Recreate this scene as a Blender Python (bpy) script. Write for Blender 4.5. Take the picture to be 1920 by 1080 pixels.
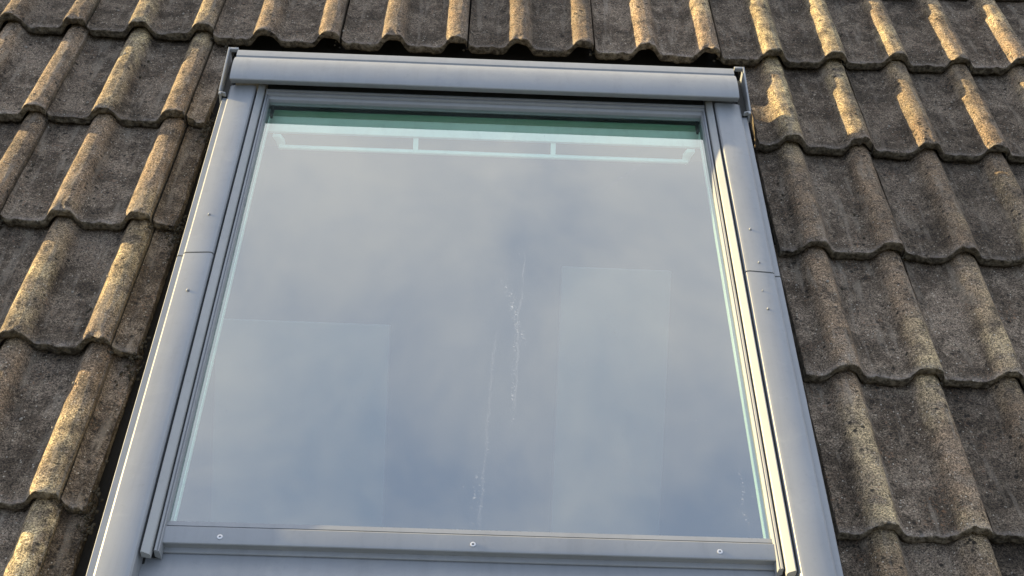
import bpy, math, random
import numpy as np
from mathutils import Matrix, Vector, Euler

for o in list(bpy.data.objects):
    bpy.data.objects.remove(o)
S = bpy.context.scene
COL = S.collection
PITCH = math.radians(40)
ROOF = Matrix.Rotation(PITCH, 4, 'X')          # roof frame: x along the courses, y up the slope, z out of the roof

# ------------------------------------------------------------------ camera
cd = bpy.data.cameras.new('camera')
cam = bpy.data.objects.new('camera', cd)
COL.objects.link(cam)
cd.sensor_width = 36
cd.lens = 2507.0 / 1920 * 36
cd.clip_start = 0.05
cd.clip_end = 6000
right = Vector((0.99904714, 0.01264912, 0.04177094))
down = Vector((0.03924426, -0.67914132, -0.73295768))
fwd = Vector((0.0190971, 0.73389854, -0.67899059))
M = Matrix.Identity(4)
for i in range(3):
    M[i][0], M[i][1], M[i][2] = right[i], -down[i], -fwd[i]
M.translation = Vector((-0.0832, -2.0213, 1.7365))
cam.matrix_world = ROOF @ M
S.camera = cam

# ------------------------------------------------------------------ sun and sky
SUN_ROOF = Vector((-0.92, 0.37, 0.083)).normalized()
SUN = (ROOF.to_3x3() @ SUN_ROOF).normalized()
ELEV = math.asin(SUN.z)
AZ = math.atan2(SUN.x, SUN.y)
ld = bpy.data.lights.new('sun', 'SUN')
ld.energy = 5.0
ld.angle = math.radians(0.55)
ld.color = (1.0, 0.78, 0.41)
sun = bpy.data.objects.new('sun', ld)
COL.objects.link(sun)
sun.matrix_world = SUN.to_track_quat('Z', 'Y').to_matrix().to_4x4()

w = bpy.data.worlds.new('World')
S.world = w
w.use_nodes = True
nt = w.node_tree
nt.nodes.clear()
def wn(t, **k):
    n = nt.nodes.new(t)
    for a, b in k.items():
        setattr(n, a, b)
    return n
out = wn('ShaderNodeOutputWorld')
bg = wn('ShaderNodeBackground')
bg.inputs['Strength'].default_value = 0.061
sky = wn('ShaderNodeTexSky', sky_type='NISHITA')
sky.sun_disc = False
sky.sun_elevation = ELEV
sky.sun_rotation = AZ
sky.air_density = 1.0
sky.dust_density = 1.5
sky.ozone_density = 1.0
tc = wn('ShaderNodeTexCoord')
mp = wn('ShaderNodeMapping')
mp.inputs['Location'].default_value = (3.3, 1.7, 0.4)
mp.inputs['Scale'].default_value = (1, 1, 1.6)
nz = wn('ShaderNodeTexNoise')
nz.inputs['Scale'].default_value = 4.8
nz.inputs['Detail'].default_value = 5
nz.inputs['Roughness'].default_value = 0.6
nz.inputs['Distortion'].default_value = 0.25
cr = wn('ShaderNodeValToRGB')
cr.color_ramp.elements[0].position = 0.27
cr.color_ramp.elements[0].color = (0.16, 0.16, 0.16, 1)
cr.color_ramp.elements[1].position = 0.76
cr.color_ramp.elements[1].color = (0.95, 0.95, 0.95, 1)
mx = wn('ShaderNodeMixRGB')
mx.inputs[2].default_value = (8.0, 7.85, 7.75, 1)   # sunlit cloud, in the sky's own units
lk = nt.links.new
lk(tc.outputs['Generated'], mp.inputs['Vector'])
lk(mp.outputs[0], nz.inputs['Vector'])
sx = wn('ShaderNodeSeparateXYZ')
lk(tc.outputs['Generated'], sx.inputs[0])
bank = wn('ShaderNodeMath', operation='MULTIPLY_ADD')     # thicker cloud towards the north, clearing overhead
bank.inputs[1].default_value = 1.1
bank.inputs[2].default_value = -.075
cl = wn('ShaderNodeClamp')
cl.inputs['Min'].default_value = -.2
cl.inputs['Max'].default_value = .42
lk(sx.outputs[1], cl.inputs[0])
lk(cl.outputs[0], bank.inputs[0])
sm = wn('ShaderNodeMath', operation='ADD')
lk(nz.outputs['Fac'], sm.inputs[0])
lk(bank.outputs[0], sm.inputs[1])
lk(sm.outputs[0], cr.inputs[0])
lk(cr.outputs[0], mx.inputs[0])
veil = wn('ShaderNodeMixRGB')      # thin high haze over the blue
veil.inputs[0].default_value = .66
veil.inputs[2].default_value = (3.7, 4.9, 7.2, 1)
lk(sky.outputs[0], veil.inputs[1])
lk(veil.outputs[0], mx.inputs[1])
lk(mx.outputs[0], bg.inputs['Color'])
lk(bg.outputs[0], out.inputs[0])

S.view_settings.view_transform = 'Standard'
S.view_settings.look = 'None'
S.view_settings.gamma = 1
S.view_settings.use_curve_mapping = False
S.view_settings.exposure = 1.76
S.render.engine = 'CYCLES'
S.cycles.max_bounces = 8
S.cycles.transparent_max_bounces = 12

# ------------------------------------------------------------------ material helper
class Mat:
    def __init__(s, name):
        s.m = bpy.data.materials.new(name)
        s.m.use_nodes = True
        s.t = s.m.node_tree
        s.t.nodes.clear()
        s.out = s.n('ShaderNodeOutputMaterial')
        s.b = s.n('ShaderNodeBsdfPrincipled')
        s.l(s.b.outputs[0], s.out.inputs[0])
    def n(s, t, **k):
        n = s.t.nodes.new(t)
        for a, b in k.items():
            setattr(n, a, b)
        return n
    def l(s, a, b):
        s.t.links.new(a, b)
    def noise(s, vec, scale, detail=3, rough=.5, dist=0):
        n = s.n('ShaderNodeTexNoise')
        n.inputs['Scale'].default_value = scale
        n.inputs['Detail'].default_value = detail
        n.inputs['Roughness'].default_value = rough
        n.inputs['Distortion'].default_value = dist
        if vec is not None:
            s.l(vec, n.inputs['Vector'])
        return n.outputs['Fac']
    def step(s, v, a, b, lo=0., hi=1.):
        n = s.n('ShaderNodeMapRange')
        n.inputs['From Min'].default_value = a
        n.inputs['From Max'].default_value = b
        n.inputs['To Min'].default_value = lo
        n.inputs['To Max'].default_value = hi
        s.l(v, n.inputs['Value'])
        return n.outputs[0]
    def mix(s, f, a, b, mode='MIX'):
        n = s.n('ShaderNodeMixRGB', blend_type=mode)
        for i, v in enumerate((f, a, b)):
            if hasattr(v, 'links'):
                s.l(v, n.inputs[i])
            elif i == 0:
                n.inputs[0].default_value = v
            else:
                n.inputs[i].default_value = (*v, 1)
        return n.outputs[0]
    def math(s, op, a, b=0.0, c=None):
        n = s.n('ShaderNodeMath', operation=op)
        for i, v in enumerate((a, b, c)):
            if v is None:
                continue
            if hasattr(v, 'links'):
                s.l(v, n.inputs[i])
            else:
                n.inputs[i].default_value = v
        return n.outputs[0]
    def bump(s, h, strength, dist, prev=None):
        n = s.n('ShaderNodeBump')
        n.inputs['Strength'].default_value = strength
        n.inputs['Distance'].default_value = dist
        s.l(h, n.inputs['Height'])
        if prev is not None:
            s.l(prev, n.inputs['Normal'])
        return n.outputs[0]

# ------------------------------------------------------------------ concrete tile material
def tile_material():
    m = Mat('weathered_concrete')
    tcn = m.n('ShaderNodeTexCoord')
    oi = m.n('ShaderNodeObjectInfo')
    sc = m.n('ShaderNodeVectorMath', operation='SCALE')
    cmb = m.n('ShaderNodeCombineXYZ')
    m.l(oi.outputs['Random'], cmb.inputs[0]); m.l(oi.outputs['Random'], cmb.inputs[1])
    sc.inputs['Scale'].default_value = 37.0
    m.l(cmb.outputs[0], sc.inputs[0])
    ad = m.n('ShaderNodeVectorMath', operation='ADD')
    m.l(tcn.outputs['Object'], ad.inputs[0]); m.l(sc.outputs[0], ad.inputs[1])
    V = ad.outputs[0]
    crest = m.n('ShaderNodeAttribute', attribute_name='crest').outputs['Fac']
    edge = m.n('ShaderNodeAttribute', attribute_name='edge').outputs['Fac']
    big = m.noise(V, 9, 4, .6)
    mid = m.noise(V, 45, 4, .65)
    fine = m.noise(V, 400, 3, .7)
    grit = m.noise(V, 190, 3, .75)
    # body of the tile: grey brown with cloudy patches
    c = m.mix(m.step(big, .40, .60), (.088, .067, .048), (.180, .142, .106))
    c = m.mix(m.step(mid, .48, .66, 0, .60), c, (.25, .202, .150))
    # darker algae patches
    c = m.mix(m.step(m.noise(V, 16, 5, .65, .6), .47, .60, 0, .68), c, (.044, .033, .023))
    # rolls: worn ochre grains, colour raised to brighten the sunlit stripes
    geo = m.n('ShaderNodeNewGeometry')
    wide = m.noise(geo.outputs['Position'], 2.3, 2, .5)
    ochre = m.mix(m.step(wide, .35, .52), (.51, .405, .235), (.235, .168, .110))
    cr_ = m.math('MULTIPLY', m.step(crest, .25, .85), m.step(m.noise(V, 26, 5, .7), .38, .60, .10, 1.0))
    c = m.mix(cr_, c, ochre)
    # grain contrast
    g = m.step(fine, .38, .62, .10, 2.0)
    gr = m.n('ShaderNodeCombineXYZ')
    for i in range(3):
        m.l(g, gr.inputs[i])
    c = m.mix(.85, c, gr.outputs[0], 'MULTIPLY')
    g2 = m.step(grit, .36, .64, .35, 1.65)
    gr2 = m.n('ShaderNodeCombineXYZ')
    for i in range(3):
        m.l(g2, gr2.inputs[i])
    c = m.mix(.7, c, gr2.outputs[0], 'MULTIPLY')
    # rusty grains
    c = m.mix(m.math('MULTIPLY', m.step(m.noise(V, 190, 2, .5), .60, .68), m.step(m.noise(V, 11, 3, .5), .5, .62, 0, .7)), c, (.19, .105, .06))
    # pale flecks of lichen and exposed sand
    vo = m.n('ShaderNodeTexVoronoi')
    vo.inputs['Scale'].default_value = 130
    m.l(V, vo.inputs['Vector'])
    fl = m.math('MULTIPLY', m.step(vo.outputs['Distance'], .22, .10), m.step(m.noise(V, 70, 3, .6), .50, .58))
    c = m.mix(m.math('MULTIPLY', fl, .85), c, (.60, .55, .46))
    # dark pits and moss dots
    vo2 = m.n('ShaderNodeTexVoronoi')
    vo2.inputs['Scale'].default_value = 62
    m.l(V, vo2.inputs['Vector'])
    pit = m.math('MULTIPLY', m.step(vo2.outputs['Distance'], .30, .16), m.step(m.noise(V, 22, 3, .6), .50, .57))
    c = m.mix(m.math('MULTIPLY', pit, .9), c, (.022, .019, .015))
    # pale run marks in some pans
    st = m.n('ShaderNodeMapping')
    st.inputs['Scale'].default_value = (60, 7, 20)
    m.l(V, st.inputs['Vector'])
    c = m.mix(m.math('MULTIPLY', m.step(m.noise(st.outputs[0], 1, 3, .6), .56, .68), .38), c, (.31, .265, .21))
    # rubbed arris on the leading edge
    ed = m.math('MULTIPLY', m.step(edge, .1, 1.0), m.step(m.noise(V, 55, 4, .7), .36, .58))
    c = m.mix(m.math('MULTIPLY', ed, .6), c, (.40, .35, .305))
    # front face: green brown, mossy
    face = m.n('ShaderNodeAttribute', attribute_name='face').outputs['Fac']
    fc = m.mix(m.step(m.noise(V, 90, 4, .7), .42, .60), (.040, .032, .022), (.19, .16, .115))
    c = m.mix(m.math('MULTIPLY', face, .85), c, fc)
    # per tile tone
    hs = m.n('ShaderNodeHueSaturation')
    m.l(m.step(oi.outputs['Random'], 0, 1, .68, 1.22), hs.inputs['Value'])
    hs.inputs['Saturation'].default_value = 1.05
    m.l(c, hs.inputs['Color'])
    m.l(hs.outputs[0], m.b.inputs['Base Color'])
    m.b.inputs['Roughness'].default_value = .88
    m.b.inputs['Specular IOR Level'].default_value = .25
    h = m.math('ADD', m.math('MULTIPLY', fine, .6), grit)
    nb = m.bump(h, 1.0, .0045)
    nb = m.bump(m.math('SUBTRACT', mid, m.math('MULTIPLY', pit, .8)), .7, .003, nb)
    m.l(nb, m.b.inputs['Normal'])
    return m.m
M_TILE = tile_material()

def paint(name, col, rough=.38, wave=.15, metal=0.0):
    m = Mat(name)
    V = m.n('ShaderNodeTexCoord').outputs['Object']
    a = m.noise(V, 4, 4, .6)
    b = m.noise(V, 60, 5, .7)
    c = m.mix(m.step(a, .35, .7), tuple(x * .93 for x in col), tuple(min(1, x * 1.05) for x in col))
    c = m.mix(m.step(b, .56, .74, 0, .22), c, tuple(x * .62 for x in col))     # dust film
    sp = m.noise(V, 420, 2, .5)
    c = m.mix(m.step(sp, .70, .76, 0, .35), c, tuple(x * .5 for x in col))     # specks
    stn = m.n('ShaderNodeMapping')
    stn.inputs['Scale'].default_value = (38, 3.2, 30)
    m.l(V, stn.inputs['Vector'])
    c = m.mix(m.step(m.noise(stn.outputs[0], 1, 5, .65, .3), .50, .74, 0, .20), c, tuple(x * .55 for x in col))     # rain runs
    blot = m.noise(V, 18, 4, .6, 1.0)
    c = m.mix(m.step(blot, .56, .70, 0, .12), c, (.40, .39, .36))     # dried dust
    m.l(c, m.b.inputs['Base Color'])
    m.l(m.step(b, .3, .7, rough - .06, rough + .14), m.b.inputs['Roughness'])
    m.b.inputs['Metallic'].default_value = metal
    m.b.inputs['Specular IOR Level'].default_value = .42
    m.l(m.bump(m.noise(V, 7, 2, .4), wave, .01), m.b.inputs['Normal'])
    return m.m
M_METAL = paint('grey_painted_aluminium', (.245, .254, .264))
M_RAIL = paint('grey_lacquered_rail', (.285, .292, .29), .42)
M_DARKMETAL = paint('shaded_steel_tray', (.10, .105, .11), .5)
M_WHITE = paint('white_painted_pine', (.90, .92, .89), .4, .05)
M_SCREW = paint('stainless_screw', (.55, .55, .55), .3, .05, .8)

def plain(name, col, rough=.8, var=.3, scale=20):
    m = Mat(name)
    V = m.n('ShaderNodeTexCoord').outputs['Object']
    c = m.mix(m.noise(V, scale, 5, .65), tuple(x * (1 - var) for x in col), tuple(x * (1 + var) for x in col))
    m.l(c, m.b.inputs['Base Color'])
    m.b.inputs['Roughness'].default_value = rough
    m.l(m.bump(m.noise(V, scale * 8, 3, .6), .3, .003), m.b.inputs['Normal'])
    return m.m
M_BLACK = plain('black_rubber_and_shade', (.012, .013, .012), .6, .3, 80)  # rubber seals, and the black fills that paint shade in gaps
M_UNDER = plain('bitumen_underlay', (.014, .013, .012), .9)
M_SEAL = plain('dark_green_edge_primer', (.05, .065, .05), .5, .2)
M_GREEN = plain('green_glass_edge', (.32, .50, .37), .3, .1)
M_EDGE = plain('grey_edge_primer', (.17, .185, .18), .5, .1)
M_LINING = plain('raw_timber', (.30, .22, .14), .7, .25, 12)
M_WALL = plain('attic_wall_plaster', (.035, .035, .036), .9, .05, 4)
M_PANEL = plain('pale_board', (.50, .55, .57), .6, .04, 4)
M_GROUND = plain('lawn_and_paving', (.09, .10, .07), .95, .5, 1.2)
M_MOSS = plain('moss', (.034, .027, .015), .95, .6, 120)
M_GRIT = plain('grit', (.24, .215, .175), .9, .5, 300)

def glass_material():
    m = Mat('coated_window_glass')
    m.t.nodes.remove(m.b)
    V = m.n('ShaderNodeTexCoord').outputs['Object']
    tr = m.n('ShaderNodeBsdfTransparent')
    tr.inputs[0].default_value = (.78, .98, .87, 1)
    gl = m.n('ShaderNodeBsdfGlossy')
    gl.inputs['Color'].default_value = (.94, .985, .985, 1)
    gl.inputs['Roughness'].default_value = .02
    m.l(m.bump(m.noise(V, 2.5, 2, .4), .10, .01), gl.inputs['Normal'])
    lw = m.n('ShaderNodeLayerWeight')
    lw.inputs['Blend'].default_value = .5
    mx_ = m.n('ShaderNodeMixShader')
    m.l(m.math('MULTIPLY_ADD', m.math('POWER', lw.outputs['Facing'], 4.0), .70, .30), mx_.inputs[0])
    m.l(tr.outputs[0], mx_.inputs[1]); m.l(gl.outputs[0], mx_.inputs[2])
    # dried run marks, bird streaks and dust on the outside
    sep = m.n('ShaderNodeSeparateXYZ')
    m.l(V, sep.inputs[0])
    X, Y = sep.outputs[0], sep.outputs[1]
    def streak(x0, slope, y0, y1, wd, thr, amp, sc=260):
        wob = m.step(m.noise(V, 14, 2, .5), 0, 1, -.009, .009)
        cx = m.math('ADD', m.math('MULTIPLY_ADD', Y, slope, x0), wob)
        d = m.math('ABSOLUTE', m.math('SUBTRACT', X, cx))
        k = m.step(d, wd, wd * .2)
        k = m.math('MULTIPLY', k, m.step(Y, y0 - .03, y0 + .01))
        k = m.math('MULTIPLY', k, m.step(Y, y1 + .02, y1 - .02))
        k = m.math('MULTIPLY', k, m.step(m.noise(V, sc, 3, .7), thr, thr + .10))
        return m.math('MULTIPLY', k, amp)
    tot = streak(.078, .035, -.50, -.22, .0055, .56, .42)
    for a in ((.0815, .03, -.46, -.18, .0030, .38, .12), (.046, .045, -.72, -.30, .0048, .59, .28),
              (.045, .045, -.72, -.30, .0030, .35, .06), (.014, -.22, -.30, -.15, .010, .56, .5, 190),
              (.165, -.30, -.34, -.22, .006, .60, .4), (.28, .05, -.6, -.42, .009, .64, .35, 160), (.040, .05, -.70, -.62, .010, .58, .4, 170),
              (.125, .9, .15, .25, .003, .35, .10), (.084, .02, -.14, -.08, .0020, .3, .12),
              (.455, .02, -.70, -.60, .004, .55, .4), (.433, .1, -.5, -.38, .006, .6, .35), (-.33, .3, -.1, .3, .02, .66, .12, 60)):
        tot = m.math('ADD', tot, streak(*a))
    dust = m.step(m.noise(V, 3.2, 5, .62, .8), .45, .8, 0.0, .045)
    vo = m.n('ShaderNodeTexVoronoi')
    vo.inputs['Scale'].default_value = 95
    m.l(V, vo.inputs['Vector'])
    spots = m.math('MULTIPLY', m.step(vo.outputs['Distance'], .13, .07), m.step(m.noise(V, 17, 4, .7), .60, .68, 0, .30))
    tot = m.math('MINIMUM', m.math('ADD', m.math('ADD', tot, dust), spots), .6)
    df = m.n('ShaderNodeBsdfDiffuse')
    df.inputs[0].default_value = (.62, .62, .60, 1)
    m2 = m.n('ShaderNodeMixShader')
    m.l(tot, m2.inputs[0]); m.l(mx_.outputs[0], m2.inputs[1]); m.l(df.outputs[0], m2.inputs[2])
    m.l(m2.outputs[0], m.out.inputs[0])
    return m.m
M_GLASS = glass_material()
def glass_rim():
    m = Mat('glass_inner_face')
    m.t.nodes.remove(m.b)
    tr = m.n('ShaderNodeBsdfTransparent')
    tr.inputs[0].default_value = (.98, .99, .985, 1)
    m.l(tr.outputs[0], m.out.inputs[0])
    return m.m
M_RIM = glass_rim()

# ------------------------------------------------------------------ object helpers
def link(o, parent=None):
    COL.objects.link(o)
    if parent is not None:
        o.parent = parent
    return o
def mesh_obj(name, verts, faces, mat, parent=None, smooth=False, attrs=None, me=None):
    me = bpy.data.meshes.new(name)
    me.from_pydata([tuple(v) for v in verts], [], faces)
    me.materials.append(mat)
    if smooth:
        me.polygons.foreach_set('use_smooth', [True] * len(me.polygons))
    me.update()
    return link(bpy.data.objects.new(name, me), parent)
def empty(name, label, cat, mat):
    e = bpy.data.objects.new(name, None)
    e.empty_display_size = .1
    COL.objects.link(e)
    e.matrix_world = mat
    e['label'] = label
    e['category'] = cat
    e['kind'] = 'thing'
    return e
def tidy(o, bevel=0.0, seg=2, angle=35):
    """consistent normals, optional rounded edges, smooth by angle"""
    import bmesh
    bm = bmesh.new(); bm.from_mesh(o.data)
    bmesh.ops.recalc_face_normals(bm, faces=bm.faces)
    if bevel > 0:
        es = [e for e in bm.edges if len(e.link_faces) == 2 and e.calc_face_angle(0) > math.radians(30)]
        bmesh.ops.bevel(bm, geom=es, offset=bevel, segments=seg, affect='EDGES', profile=.6, clamp_overlap=True)
    for e in bm.edges:
        if len(e.link_faces) == 2 and e.calc_face_angle(0) > math.radians(angle):
            e.smooth = False
    for f in bm.faces:
        f.smooth = True
    bm.to_mesh(o.data); bm.free()
    return o
def box(name, c, s, mat, parent, bevel=.001, rot=None):
    x, y, z = [v / 2 for v in s]
    vs = [Vector((i * x, j * y, k * z)) for i in (-1, 1) for j in (-1, 1) for k in (-1, 1)]
    if rot:
        R_ = Euler(rot).to_matrix(); vs = [R_ @ v for v in vs]
    vs = [v + Vector(c) for v in vs]
    fs = [(0, 1, 3, 2), (4, 6, 7, 5), (0, 4, 5, 1), (2, 3, 7, 6), (0, 2, 6, 4), (1, 5, 7, 3)]
    return tidy(mesh_obj(name, vs, fs, mat, parent), bevel)
def extrude(name, prof, axis, a, b, mat, parent, bevel=0.0, steps=1, seg=2, mirror=False, angle=35, wob=0):
    """closed section prof swept from a to b; axis 'y': prof is (x,z); axis 'x': prof is (y,z)"""
    vs, fs = [], []
    n = len(prof)
    for i in range(steps + 1):
        t = a + (b - a) * i / steps
        dz = wob * math.sin(t * 9 + a * 5)
        for p, q in prof:
            if axis == 'y':
                vs.append((-p if mirror else p, t, q + dz))
            else:
                vs.append((t, p, q + dz))
    for i in range(steps):
        for j in range(n):
            k = (j + 1) % n
            fs.append((i * n + j, i * n + k, (i + 1) * n + k, (i + 1) * n + j))
    fs.append(tuple(range(n))); fs.append(tuple(range(steps * n, steps * n + n)))
    return tidy(mesh_obj(name, vs, fs, mat, parent), bevel, seg, angle)

# ------------------------------------------------------------------ the setting: ground
def sheet(name, pts, mat):
    o = mesh_obj(name, pts, [(0, 1, 2, 3)], mat)
    o['kind'] = 'structure'
    return o
g = 2500
sheet('ground', [(-g, -g, -4.2), (g, -g, -4.2), (g, g, -4.2), (-g, g, -4.2)], M_GROUND)

# ------------------------------------------------------------------ roof of interlocking tiles
GAUGE, WIDTH, STEP, THICK, LEN = .347, .300, .029, .0225, .400
roof = empty('tiled_roof', 'weathered brown grey concrete pantile roof surrounding the grey roof window', 'roof', ROOF)
ROLL = .0310
def prof(u):
    z = np.zeros_like(u)
    for c_ in (-.027, .123, .273, .423):
        z = z + ROLL * np.exp(-(np.abs(u - c_) / .0285) ** 4.0)
    return z

def smooth_noise(rs, x, y, sx, sy):
    """value noise on a grid, bilinear with smoothstep"""
    gx, gy = x / sx, y / sy
    ix, iy = np.floor(gx).astype(int), np.floor(gy).astype(int)
    fx, fy = gx - ix, gy - iy
    fx = fx * fx * (3 - 2 * fx); fy = fy * fy * (3 - 2 * fy)
    ix -= ix.min(); iy -= iy.min()
    T = rs.uniform(-1, 1, (ix.max() + 2, iy.max() + 2))
    return (T[ix, iy] * (1 - fx) * (1 - fy) + T[ix + 1, iy] * fx * (1 - fy)
            + T[ix, iy + 1] * (1 - fx) * fy + T[ix + 1, iy + 1] * fx * fy)

def tile_mesh(seed, u0=.0022, u1=WIDTH - .0022, rough_right=0., rough_left=0.):
    rs = np.random.RandomState(seed)
    nu = max(8, int((u1 - u0) / .0042))
    u = np.linspace(u0, u1, nu + 1)
    vt = np.r_[np.linspace(LEN, .06, 34), np.linspace(.055, .008, 12), [.0045]]
    # section: (v, z offset, kind)   front arris, face, underside
    tail = [(.0014, -.0008), (.0003, -.0026), (0, -.0060), (.0002, -.0095), (.0004, -.0130), (.0010, -.0170), (.0025, -THICK + .001), (.02, -THICK), (LEN, -THICK)]
    rows = [(v, 0.) for v in vt] + tail
    nr = len(rows)
    V = np.array([r[0] for r in rows])[:, None] + 0 * u[None, :]
    Z = np.array([r[1] for r in rows])[:, None] + 0 * u[None, :]
    U = u[None, :] + 0 * V
    Zp = prof(U)
    # the underside of a roll is hollow: keep the wall thickness even
    Z = Z + Zp - STEP * V / GAUGE
    crest = np.clip(Zp / ROLL, 0, 1)
    top = (np.arange(nr) < len(vt) + 2)[:, None]
    bump = (smooth_noise(rs, U, V, .018, .022) * .0009 + smooth_noise(rs, U, V, .008, .008) * .0007
            + smooth_noise(rs, U, V, .10, .12) * .0016)
    Z = Z + bump * top
    # wandering, chipped leading edge
    e = smooth_noise(rs, u, 0 * u, .035, 1) * .0022 + smooth_noise(rs, u, 0 * u, .010, 1) * .0011
    chip = np.maximum(0, smooth_noise(rs, u, 0 * u, .014, 1) - .45) * .010
    fr = np.exp(-(V / .02))
    V2 = V + (e + chip)[None, :] * fr
    for _ in range(rs.randint(2, 7)):        # knocks out of the arris
        cu = rs.uniform(u0, u1) if rs.rand() < .6 else rs.choice((.123, .273)) + rs.uniform(-.03, .03); r_ = rs.uniform(.004, .013)
        k = np.exp(-((U - cu) / r_) ** 2 - (V / (r_ * 1.1)) ** 2)
        Z = Z - k * rs.uniform(.002, .008) * top
        V2 = V2 + np.exp(-((U - cu) / r_) ** 2) * fr * rs.uniform(0, .005)
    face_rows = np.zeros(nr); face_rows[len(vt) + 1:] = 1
    edge_rows = np.zeros(nr)
    edge_rows[:len(vt) + 1] = np.exp(-np.r_[vt, .0016] / .009)
    if rough_right:
        kk = np.clip((U - (u1 - .03)) / .03, 0, 1)
        U = U + kk * smooth_noise(rs, U * 0 + 1, V, 1, .03) * rough_right
        Z = Z - kk ** 3 * .004
    if rough_left:
        kk = np.clip(((u0 + .03) - U) / .03, 0, 1)
        U = U + kk * smooth_noise(rs, U * 0 + 1, V, 1, .03) * rough_left
    crumb = (smooth_noise(rs, U, Z, .006, .005) * .0016 + smooth_noise(rs, U, Z, .013, .007) * .0014) * (np.arange(nr) > len(vt))[:, None] * (np.arange(nr) < nr - 1)[:, None]
    V2 = V2 + crumb
    pts = np.stack([U, V2, Z], -1).reshape(-1, 3)
    nc = nu + 1
    i, j = np.meshgrid(np.arange(nr - 1), np.arange(nu), indexing='ij')
    a = i * nc + j
    q = np.stack([a, a + nc, a + nc + 1, a + 1], -1).reshape(-1, 4)
    faces = [tuple(f) for f in q.tolist()]
    # close the back and both long sides
    faces += [(j_, j_ + 1, (nr - 1) * nc + j_ + 1, (nr - 1) * nc + j_) for j_ in range(nu)]
    for col_, flip in ((0, True), (nu, False)):
        top_ = [r * nc + col_ for r in range(nr)]
        mid_ = nr - 2          # underside front row
        # strip between top rows and the underside line: fan of quads to two underside points
        half = len(vt)
        loop = top_
        faces.append(tuple(loop if flip else loop[::-1]))
    me = bpy.data.meshes.new('roof_tile')
    me.from_pydata(pts.tolist(), [], faces)
    me.polygons.foreach_set('use_smooth', [len(f) == 4 for f in faces])
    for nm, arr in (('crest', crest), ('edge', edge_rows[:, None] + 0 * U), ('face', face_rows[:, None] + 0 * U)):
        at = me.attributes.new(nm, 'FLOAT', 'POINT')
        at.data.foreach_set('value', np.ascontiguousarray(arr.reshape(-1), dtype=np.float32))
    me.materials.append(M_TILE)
    me.update()
    return me

random.seed(4)
variants = [tile_mesh(100 + i) for i in range(14)]
WIN_L, WIN_R = -.708, .502            # tiles are cut back to these lines beside the window
rnd = random.Random(11)
for r in range(-3, 8):                 # r = course; leading edge at (2 - r) * GAUGE
    v0 = (2 - r) * GAUGE
    for k in range(-4, 10):
        x0 = (k - 3.5) * WIDTH
        x1 = x0 + WIDTH
        beside = 1 <= r <= 5 
        if beside and x0 >= WIN_L - .004 and x1 <= WIN_R + .004:
            continue
        if beside and x0 < WIN_L < x1:
            me = tile_mesh(300 + r * 20 + k, .0022, WIN_L - x0, rough_right=.004)
        elif beside and x0 < WIN_R < x1:
            me = tile_mesh(300 + r * 20 + k, WIN_R - x0, WIDTH - .0022, rough_left=.002)
        elif beside and WIN_L < x0 < WIN_R:
            continue
        else:
            me = variants[rnd.randrange(len(variants))]
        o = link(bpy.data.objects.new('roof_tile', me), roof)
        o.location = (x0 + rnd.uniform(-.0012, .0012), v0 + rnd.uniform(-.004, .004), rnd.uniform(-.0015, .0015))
        if r == 0 and 1 <= k <= 5:
            o.location.y -= .012; o.location.z += .003
        o.rotation_euler = (rnd.uniform(-.006, .006), rnd.uniform(-.007, .007), rnd.uniform(-.007, .007))
# underlay with the window opening left free (four strips)
for (xa, xb, ya, yb) in ((-2.3, -.60, -2.0, 1.85), (.41, 2.0, -2.0, 1.85), (-.60, .41, .46, 1.85), (-.60, .41, -2.0, -.80)):
    box('underlay', ((xa + xb) / 2, (ya + yb) / 2, -.075), (xb - xa - .001, yb - ya - .001, .03), M_UNDER, roof, 0)

# moss that has gathered in the gaps next to the window and under some edges
def lump(rs, c, s, vs, fs, sub=None):
    ph = rs.uniform(0, 6.28)
    base = len(vs)
    nl, nm = 4, 6
    vs.append((c[0], c[1], c[2] + s[2]))
    for i in range(1, nl):
        t = math.pi * i / nl
        for j in range(nm):
            p = ph + 2 * math.pi * j / nm
            r_ = rs.uniform(.75, 1.2)
            vs.append((c[0] + s[0] * r_ * math.sin(t) * math.cos(p), c[1] + s[1] * r_ * math.sin(t) * math.sin(p), c[2] + s[2] * math.cos(t) * r_))
    vs.append((c[0], c[1], c[2] - s[2]))
    for j in range(nm):
        fs.append((base, base + 1 + j, base + 1 + (j + 1) % nm))
        for i in range(nl - 2):
            a = base + 1 + i * nm
            fs.append((a + j, a + nm + j, a + nm + (j + 1) % nm, a + (j + 1) % nm))
        a = base + 1 + (nl - 2) * nm
        fs.append((a + j, base + 1 + (nl - 1) * nm, a + (j + 1) % nm))
rs = random.Random(5)
vs, fs = [], []
for r in range(0, 5):
    v0 = (2 - r) * GAUGE
    for _ in range(70):
        x = WIN_L + rs.uniform(-.012, .012)
        s = rs.uniform(.0012, .0036)
        lump(rs, (x, v0 + rs.gauss(0, .03), rs.uniform(-.03, -.008)), (s, s * 1.3, s * .8), vs, fs)
    for k in range(-3, 9):
        x0 = (k - 3.5) * WIDTH
        if r >= 1 and WIN_L - .02 < x0 < WIN_R:
            continue
        for _ in range(5):
            s = rs.uniform(.0015, .004)
            lump(rs, (x0 - .005 + rs.gauss(0, .006), v0 - .002 + rs.gauss(0, .004), -.014 + rs.uniform(0, .012)), (s, s, s * .8), vs, fs)
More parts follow.
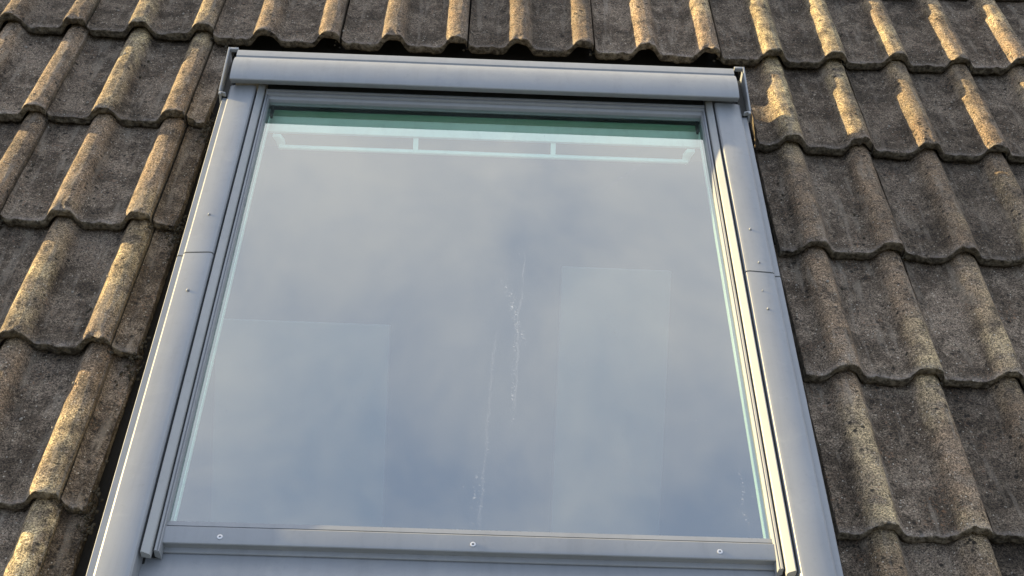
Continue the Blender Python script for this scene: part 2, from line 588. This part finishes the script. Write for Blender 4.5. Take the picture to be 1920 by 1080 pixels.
for r in range(0, 6):
    for k in range(-4, 9):
        x0 = (k - 3.5) * WIDTH
        for c_ in (.123, .273):
            if rs.random() < .35:
                continue
            xc = x0 + c_ + rs.choice((-1, 1, 1)) * rs.uniform(.036, .046)
            if r >= 1 and WIN_L - .02 < xc < WIN_R + .01:
                continue
            yc = (2 - r) * GAUGE + rs.uniform(.03, .30)
            if r == 0 and yc < .72 and -.70 < xc < .5:
                continue
            for _ in range(rs.randint(2, 9)):
                s = rs.choice((.0012, .0018, .0026, .0036))
                x, y = xc + rs.gauss(0, .004), yc + rs.gauss(0, .022)
                u_ = ((x / WIDTH + 3.5) % 1) * WIDTH
                fy = y - (2 - r) * GAUGE
                if fy < .004 or fy > .32:
                    continue
                lump(rs, (x, y, float(prof(np.array([u_]))[0]) - STEP * fy / GAUGE), (s, s * 1.3, s * .6), vs, fs)
o = mesh_obj('moss', vs, fs, M_MOSS, None, True)
o.matrix_world = ROOF
o['kind'] = 'stuff'; o['label'] = 'dark brown moss crumbs along the cut tile edges and beside the tile rolls'; o['category'] = 'moss'
vs, fs = [], []
for _ in range(900):
    x, y = rs.uniform(-1.3, 1.3), rs.uniform(-.85, 1.02)
    if WIN_L - .01 < x < WIN_R + .01 and y < .70:
        continue
    r = math.floor(y / GAUGE); fy = y - r * GAUGE
    u_ = ((x / WIDTH + 3.5) % 1) * WIDTH
    if rs.random() < .75 and prof(np.array([u_]))[0] > .006:
        continue
    if fy > .31: continue
    s = rs.choice((.0009, .0012, .0012, .0016, .0022, .0032))
    lump(rs, (x, y, float(prof(np.array([u_]))[0]) - STEP * fy / GAUGE + s * .3), (s, s * rs.uniform(.8, 1.5), s * .7), vs, fs)
o = mesh_obj('grit', vs, fs, M_GRIT, None, True)
o.matrix_world = ROOF
o['kind'] = 'stuff'; o['label'] = 'loose pale grit and crumbs scattered over the roof tiles'; o['category'] = 'grit'

# ------------------------------------------------------------------ the roof window
WS = .9822      # overall scale of the unit against the drawing sizes used below
WM = ROOF @ Matrix.Translation((-.0968, -.036, .0309)) @ Matrix.Rotation(math.radians(.42), 4, 'Z') @ Matrix.Scale(WS, 4)
win = empty('roof_window', 'grey aluminium clad centre roof window with a large pane reflecting cloudy sky', 'window', WM)

# gutter tray under the side flashing
for sgn in (-1, 1):
    x_ = sgn * (.578 if sgn < 0 else .583)
    box('side_gutter', (x_, -.20, -.075), (.050, 1.46, .008), M_DARKMETAL, win, .001)
# side cladding, upper and lower length each side
CLAD = [(-.574, -.065), (-.5745, .036), (-.5725, .0395), (-.5625, .0390), (-.5605, .0455), (-.5575, .0480),
        (-.5500, .0488), (-.5120, .0512), (-.5065, .0500), (-.5040, .0465), (-.5036, .0380), (-.5036, -.065)]
for mir in (False, True):
    for (a, b) in ((-.127, .425), (-1.02, -.1312)):
        c = extrude('side_cladding', CLAD, 'y', a, b, M_METAL, win, .0, 24, 2, mir, 28, .0004)
    # rivets and raised dots on the cladding
    s = 1 if mir else -1
    dots = ((.529, -.005, .0030), (.5335, -.103, .0026), (.530, -.183, .0018), (.5335, -.232, .0028)) if mir else ((.531, -.018, .0030), (.533, -.235, .0034))
    for (dx, dy, r_) in dots:
        v_, f_ = [], []
        lump(random.Random(1), (s * dx, dy, .0512), (r_, r_, r_ * .6), v_, f_)
        rv = mesh_obj('rivet', v_, f_, M_METAL, win, True)
# slide rail just inside the cladding (slopes towards the glass), longer than the sash
RAILP = [(-.4995, .0350), (-.4995, .0475), (-.4975, .0490), (-.4870, .0425), (-.4858, .0400), (-.4858, .0310)]
for mir in (False, True):
    extrude('guide_rail', RAILP, 'y', -.812, .440, M_RAIL, win, 0, 24, 2, mir, 25, .0004)
# sash side: two small ridges stepping down to the glass
SASHP = [(-.4835, .0200), (-.4835, .0355), (-.4820, .0372), (-.4795, .0365), (-.4785, .0335), (-.4778, .0335),
         (-.4770, .0352), (-.4758, .0345), (-.4754, .0290), (-.4748, .0265), (-.4745, .0130)]
for mir in (False, True):
    extrude('sash_side', SASHP, 'y', -.800, .435, M_METAL, win, 0, 12, 2, mir, 25)
    # black rubber between rail and sash
    s = 1 if mir else -1
    box('gasket_and_shade_fill', (s * .4846, -.19, .012), (.0022, 1.2, .018), M_BLACK, win, 0)
    box('rail_shade_fill', (s * .4890, -.180, .0000), (.0200, 1.230, .0380), M_BLACK, win, 0)  # black fill painting the shadow beneath the rail and its end
    box('groove_floor', (s * .5016, -.2975, .0), (.0036, 1.44, .02), M_BLACK, win, 0)
box('gasket_and_shade_fill', (0, .4420, .012), (.9650, .0260, .05), M_BLACK, win, 0)  # black bar added to darken the gap under the hood like shade
# sash top: stepped strips under the hood
TOPP = [(.4280, -.015), (.4280, .0400), (.4270, .0408), (.4225, .0404), (.4215, .0330), (.4195, .0320), (.4182, .0385), (.4150, .0380),
        (.4140, .0310), (.4115, .0300), (.4098, .0320), (.4060, .0290), (.4050, .0225), (.4050, -.015)]
extrude('sash_top', TOPP, 'x', -.4828, .4828, M_METAL, win, 0, 1, 2, False, 25)
# bottom rail of the sash: narrow bead, groove, face, drip lip
BOTP = [(-.7350, -.015), (-.7350, .0240), (-.7365, .0264), (-.7450, .0272), (-.7460, .0240), (-.7475, .0240), (-.7490, .0300),
        (-.7515, .0322), (-.7750, .0306), (-.7792, .0296), (-.7802, .0280), (-.7795, .0262), (-.7770, .0240), (-.7770, .0130), (-.7838, .0118), (-.7848, .0105), (-.7848, -.015)]
br = extrude('sash_bottom', BOTP, 'x', -.4765, .4765, M_METAL, win, 0, 24, 2, False, 25, .0003)
for x_ in (-.3885, .003, .3885):
    n_ = 16
    v_, f_ = [], []
    for ring, (rr, zz) in enumerate(((.0046, 0), (.0044, .0009), (.0030, .0013), (.0018, .0012), (.0014, -.0004))):
        for j in range(n_):
            a_ = 2 * math.pi * j / n_
            v_.append((x_ + rr * math.cos(a_), -.7680 + rr * math.sin(a_), .0311 + zz))
    for i in range(4):
        for j in range(n_):
            f_.append((i * n_ + j, i * n_ + (j + 1) % n_, (i + 1) * n_ + (j + 1) % n_, (i + 1) * n_ + j))
    f_.append(tuple(4 * n_ + j for j in range(n_)))
    sc_ = tidy(mesh_obj('screw', v_, f_, M_SCREW, br))
    n_ = 8
    socket = mesh_obj('screw_socket', [(x_ + .0013 * math.cos(j * math.pi / 4), -.7680 + .0013 * math.sin(j * math.pi / 4), .0310) for j in range(8)], [tuple(range(8))], M_BLACK, br)
# apron flashing below the sash
APR = [(-.7855, -.03), (-.7855, .0080), (-.7900, .0098), (-.8120, .0105), (-.8250, .0145), (-.8400, .0122), (-1.02, .0120), (-1.13, -.004), (-1.145, .012), (-1.15, .012), (-1.14, -.012)]
extrude('apron_flashing', APR, 'x', -.5034, .5034, M_METAL, win, 0, 8, 2, False, 30, .0005)
# head flashing sheet running up beneath the tiles above
box('head_flashing', (0, .600, -.055), (1.12, .16, .003), M_DARKMETAL, win, 0)
# hood over the top of the window
HOOD = [(.5230, -.040), (.5235, .0740), (.5215, .0775), (.5170, .0785), (.4985, .0790), (.4965, .0765), (.4940, .0762), (.4915, .0785),
        (.4840, .0828), (.4740, .0862), (.4620, .0880), (.4480, .0882), (.4320, .0868), (.4160, .0842), (.4080, .0820), (.4055, .0808),
        (.4045, .0790), (.4055, .0765), (.4150, .0630), (.4175, .0600), (.4215, .0590), (.4560, .0560), (.4570, -.04)]
hood = extrude('hood', HOOD, 'x', -.556, .552, M_METAL, win, 0, 30, 2, False, 24, .0002)
# end plates of the hood with a turned foot, dark slot between plate and hood
for s in (-1, 1):
    pl = [(.5325, .020), (.5325, .0760), (.5290, .0790), (.3860, .0620), (.3820, .0560), (.3820, .0300), (.3900, .020)]
    v_ = []
    for xx in (s * .5745, s * .5785):
        v_ += [(xx, p, q) for p, q in pl]
    n_ = len(pl)
    f_ = [tuple(range(n_)), tuple(range(n_, 2 * n_))] + [(j, (j + 1) % n_, n_ + (j + 1) % n_, n_ + j) for j in range(n_)]
    tidy(mesh_obj('hood_end_plate', v_, f_, M_METAL, win), .0008)
    box('plate_foot', (s * .5700, .3810, .0560), (.0150, .0030, .010), M_METAL, win, .0008, (0, 0, s * .35))
    box('plate_hook', (s * .5745, .3775, .0600), (.0060, .0070, .0030), M_METAL, win, .0006)
    box('hood_slot', (s * .5655, .4560, .0420), (.0170, .1350, .006), M_BLACK, win, 0)
    box('hood_corner', (s * .5660, .5270, .0735), (.0210, .0070, .009), M_METAL, win, .001)

# glazing
pane = box('glass_pane', (0, -.163, .0200), (.9530, 1.148, .0040), M_GLASS, win, 0)
pane.data.materials.append(M_RIM)
for p_ in pane.data.polygons:
    if p_.normal.z < .9:
        p_.material_index = 1
# dark primer band and silver spacer along the head of the glazing unit
box('edge_primer', (0, .4100, .0130), (.9440, .0100, .0050), M_SEAL, win, 0)
box('spacer_bar', (0, .4030, .0150), (.9440, .0026, .0040), M_METAL, win, .0003)
box('black_seal_and_shadow', (0, .3975, .0120), (.9440, .0050, .0060), M_BLACK, win, 0)
for s in (-1, 1):
    box('black_seal_and_shadow', (s * .4665, .3840, .0120), (.0060, .0420, .0080), M_BLACK, win, 0)  # black blocks painting the shadow in the top corners of the glass
box('glazing_edge', (0, .4060, .0000), (.9440, .0240, .0140), M_GREEN, win, 0)
# white inner sash frame seen through the glass
extrude('inner_sash_head', [(.4180, -.008), (.3960, -.008), (.3940, -.0090), (.3830, -.0165), (.3815, -.0185), (.3690, -.0262), (.3665, -.0285), (.3690, -.0350), (.4180, -.0350)], 'x', -.4950, .4950, M_WHITE, win, 0, 1, 2, False, 20)
for s in (-1, 1):
    box('inner_sash_side', (s * .4855, -.1745, .0080), (.0340, 1.120, .0130), M_WHITE, win, .0005)
    box('edge_primer', (s * .4740, -.1745, .0165), (.0090, 1.120, .0020), M_EDGE, win, 0)
box('inner_sash_bottom', (0, -.7600, -.0220), (.9900, .0400, .0560), M_WHITE, win, .001)
# ventilation flap bar on brackets under the inner head
bar = box('vent_bar', (0, .3510, -.0590), (.9060, .0110, .0060), M_WHITE, win, .0015)
for x_ in (-.152, .152):
    extrude('bar_post', [(.3745, -.0352), (.3680, -.0352), (.3480, -.0560), (.3560, -.0560)], 'x', x_ - .0055, x_ + .0055, M_WHITE, win)
for s in (-1, 1):
    v_ = []
    pl = [(s * .449, -.034), (s * .466, -.034), (s * .459, -.048), (s * .456, -.064), (s * .449, -.070), (s * .441, -.060), (s * .441, -.048)]
    for yy in (.354, .366):
        v_ += [(a_, yy, b_) for a_, b_ in pl]
    n_ = len(pl)
    f_ = [tuple(range(n_)), tuple(range(n_, 2 * n_))] + [(j, (j + 1) % n_, n_ + (j + 1) % n_, n_ + j) for j in range(n_)]
    tidy(mesh_obj('bar_bracket', v_, f_, M_WHITE, win), .001)
box('inner_head_frame', (0, .4500, -.0750), (1.0400, .0400, .0850), M_LINING, win, .001)
box('inner_sill_frame', (0, -.7900, -.0900), (1.0400, .0300, .0800), M_LINING, win, .001)
for s in (-1, 1):
    box('inner_side_frame', (s * .5150, -.17, -.0900), (.0200, 1.20, .0800), M_LINING, win, .001)

# ------------------------------------------------------------------ attic room behind the glass
def room_wall(name, a, b):
    o = box(name, [(p + q) / 2 for p, q in zip(a, b)], [q - p for p, q in zip(a, b)], M_WALL, None, 0)
    o['kind'] = 'structure'
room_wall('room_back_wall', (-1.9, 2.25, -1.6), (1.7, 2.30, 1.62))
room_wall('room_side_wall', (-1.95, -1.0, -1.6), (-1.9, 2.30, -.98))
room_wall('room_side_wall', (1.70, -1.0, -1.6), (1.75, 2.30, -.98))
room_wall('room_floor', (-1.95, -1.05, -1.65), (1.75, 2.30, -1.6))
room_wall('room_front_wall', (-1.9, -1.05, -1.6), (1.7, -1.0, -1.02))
# triangular parts of the side walls under the roof slope
for x_ in (-1.95, 1.70):
    v_ = []
    tri = [(-1.0, -.98), (2.30, -.98), (2.30, 2.30 * math.tan(PITCH) - .16), (-.98, -.98 * math.tan(PITCH) - .16)]
    for xx in (x_, x_ + .05):
        v_ += [(xx, p, q) for p, q in tri]
    o = tidy(mesh_obj('room_side_wall', v_, [(0, 1, 2, 3), (4, 5, 6, 7)] + [(j, (j + 1) % 4, 4 + (j + 1) % 4, 4 + j) for j in range(4)], M_WALL))
    o['kind'] = 'structure'
def panel(x0, x1, z0, z1, label):
    o = box('board_panel', ((x0 + x1) / 2, 2.225, (z0 + z1) / 2), (x1 - x0, .04, z1 - z0), M_PANEL, None, .004)
    o['label'] = label; o['category'] = 'panel'; o['group'] = 'pale boards inside the room'
panel(-1.06, -.43, -1.58, -.36, 'faint pale board behind the lower left of the glass')
panel(.19, .59, -1.58, -.12, 'faint pale upright board behind the right half of the glass')
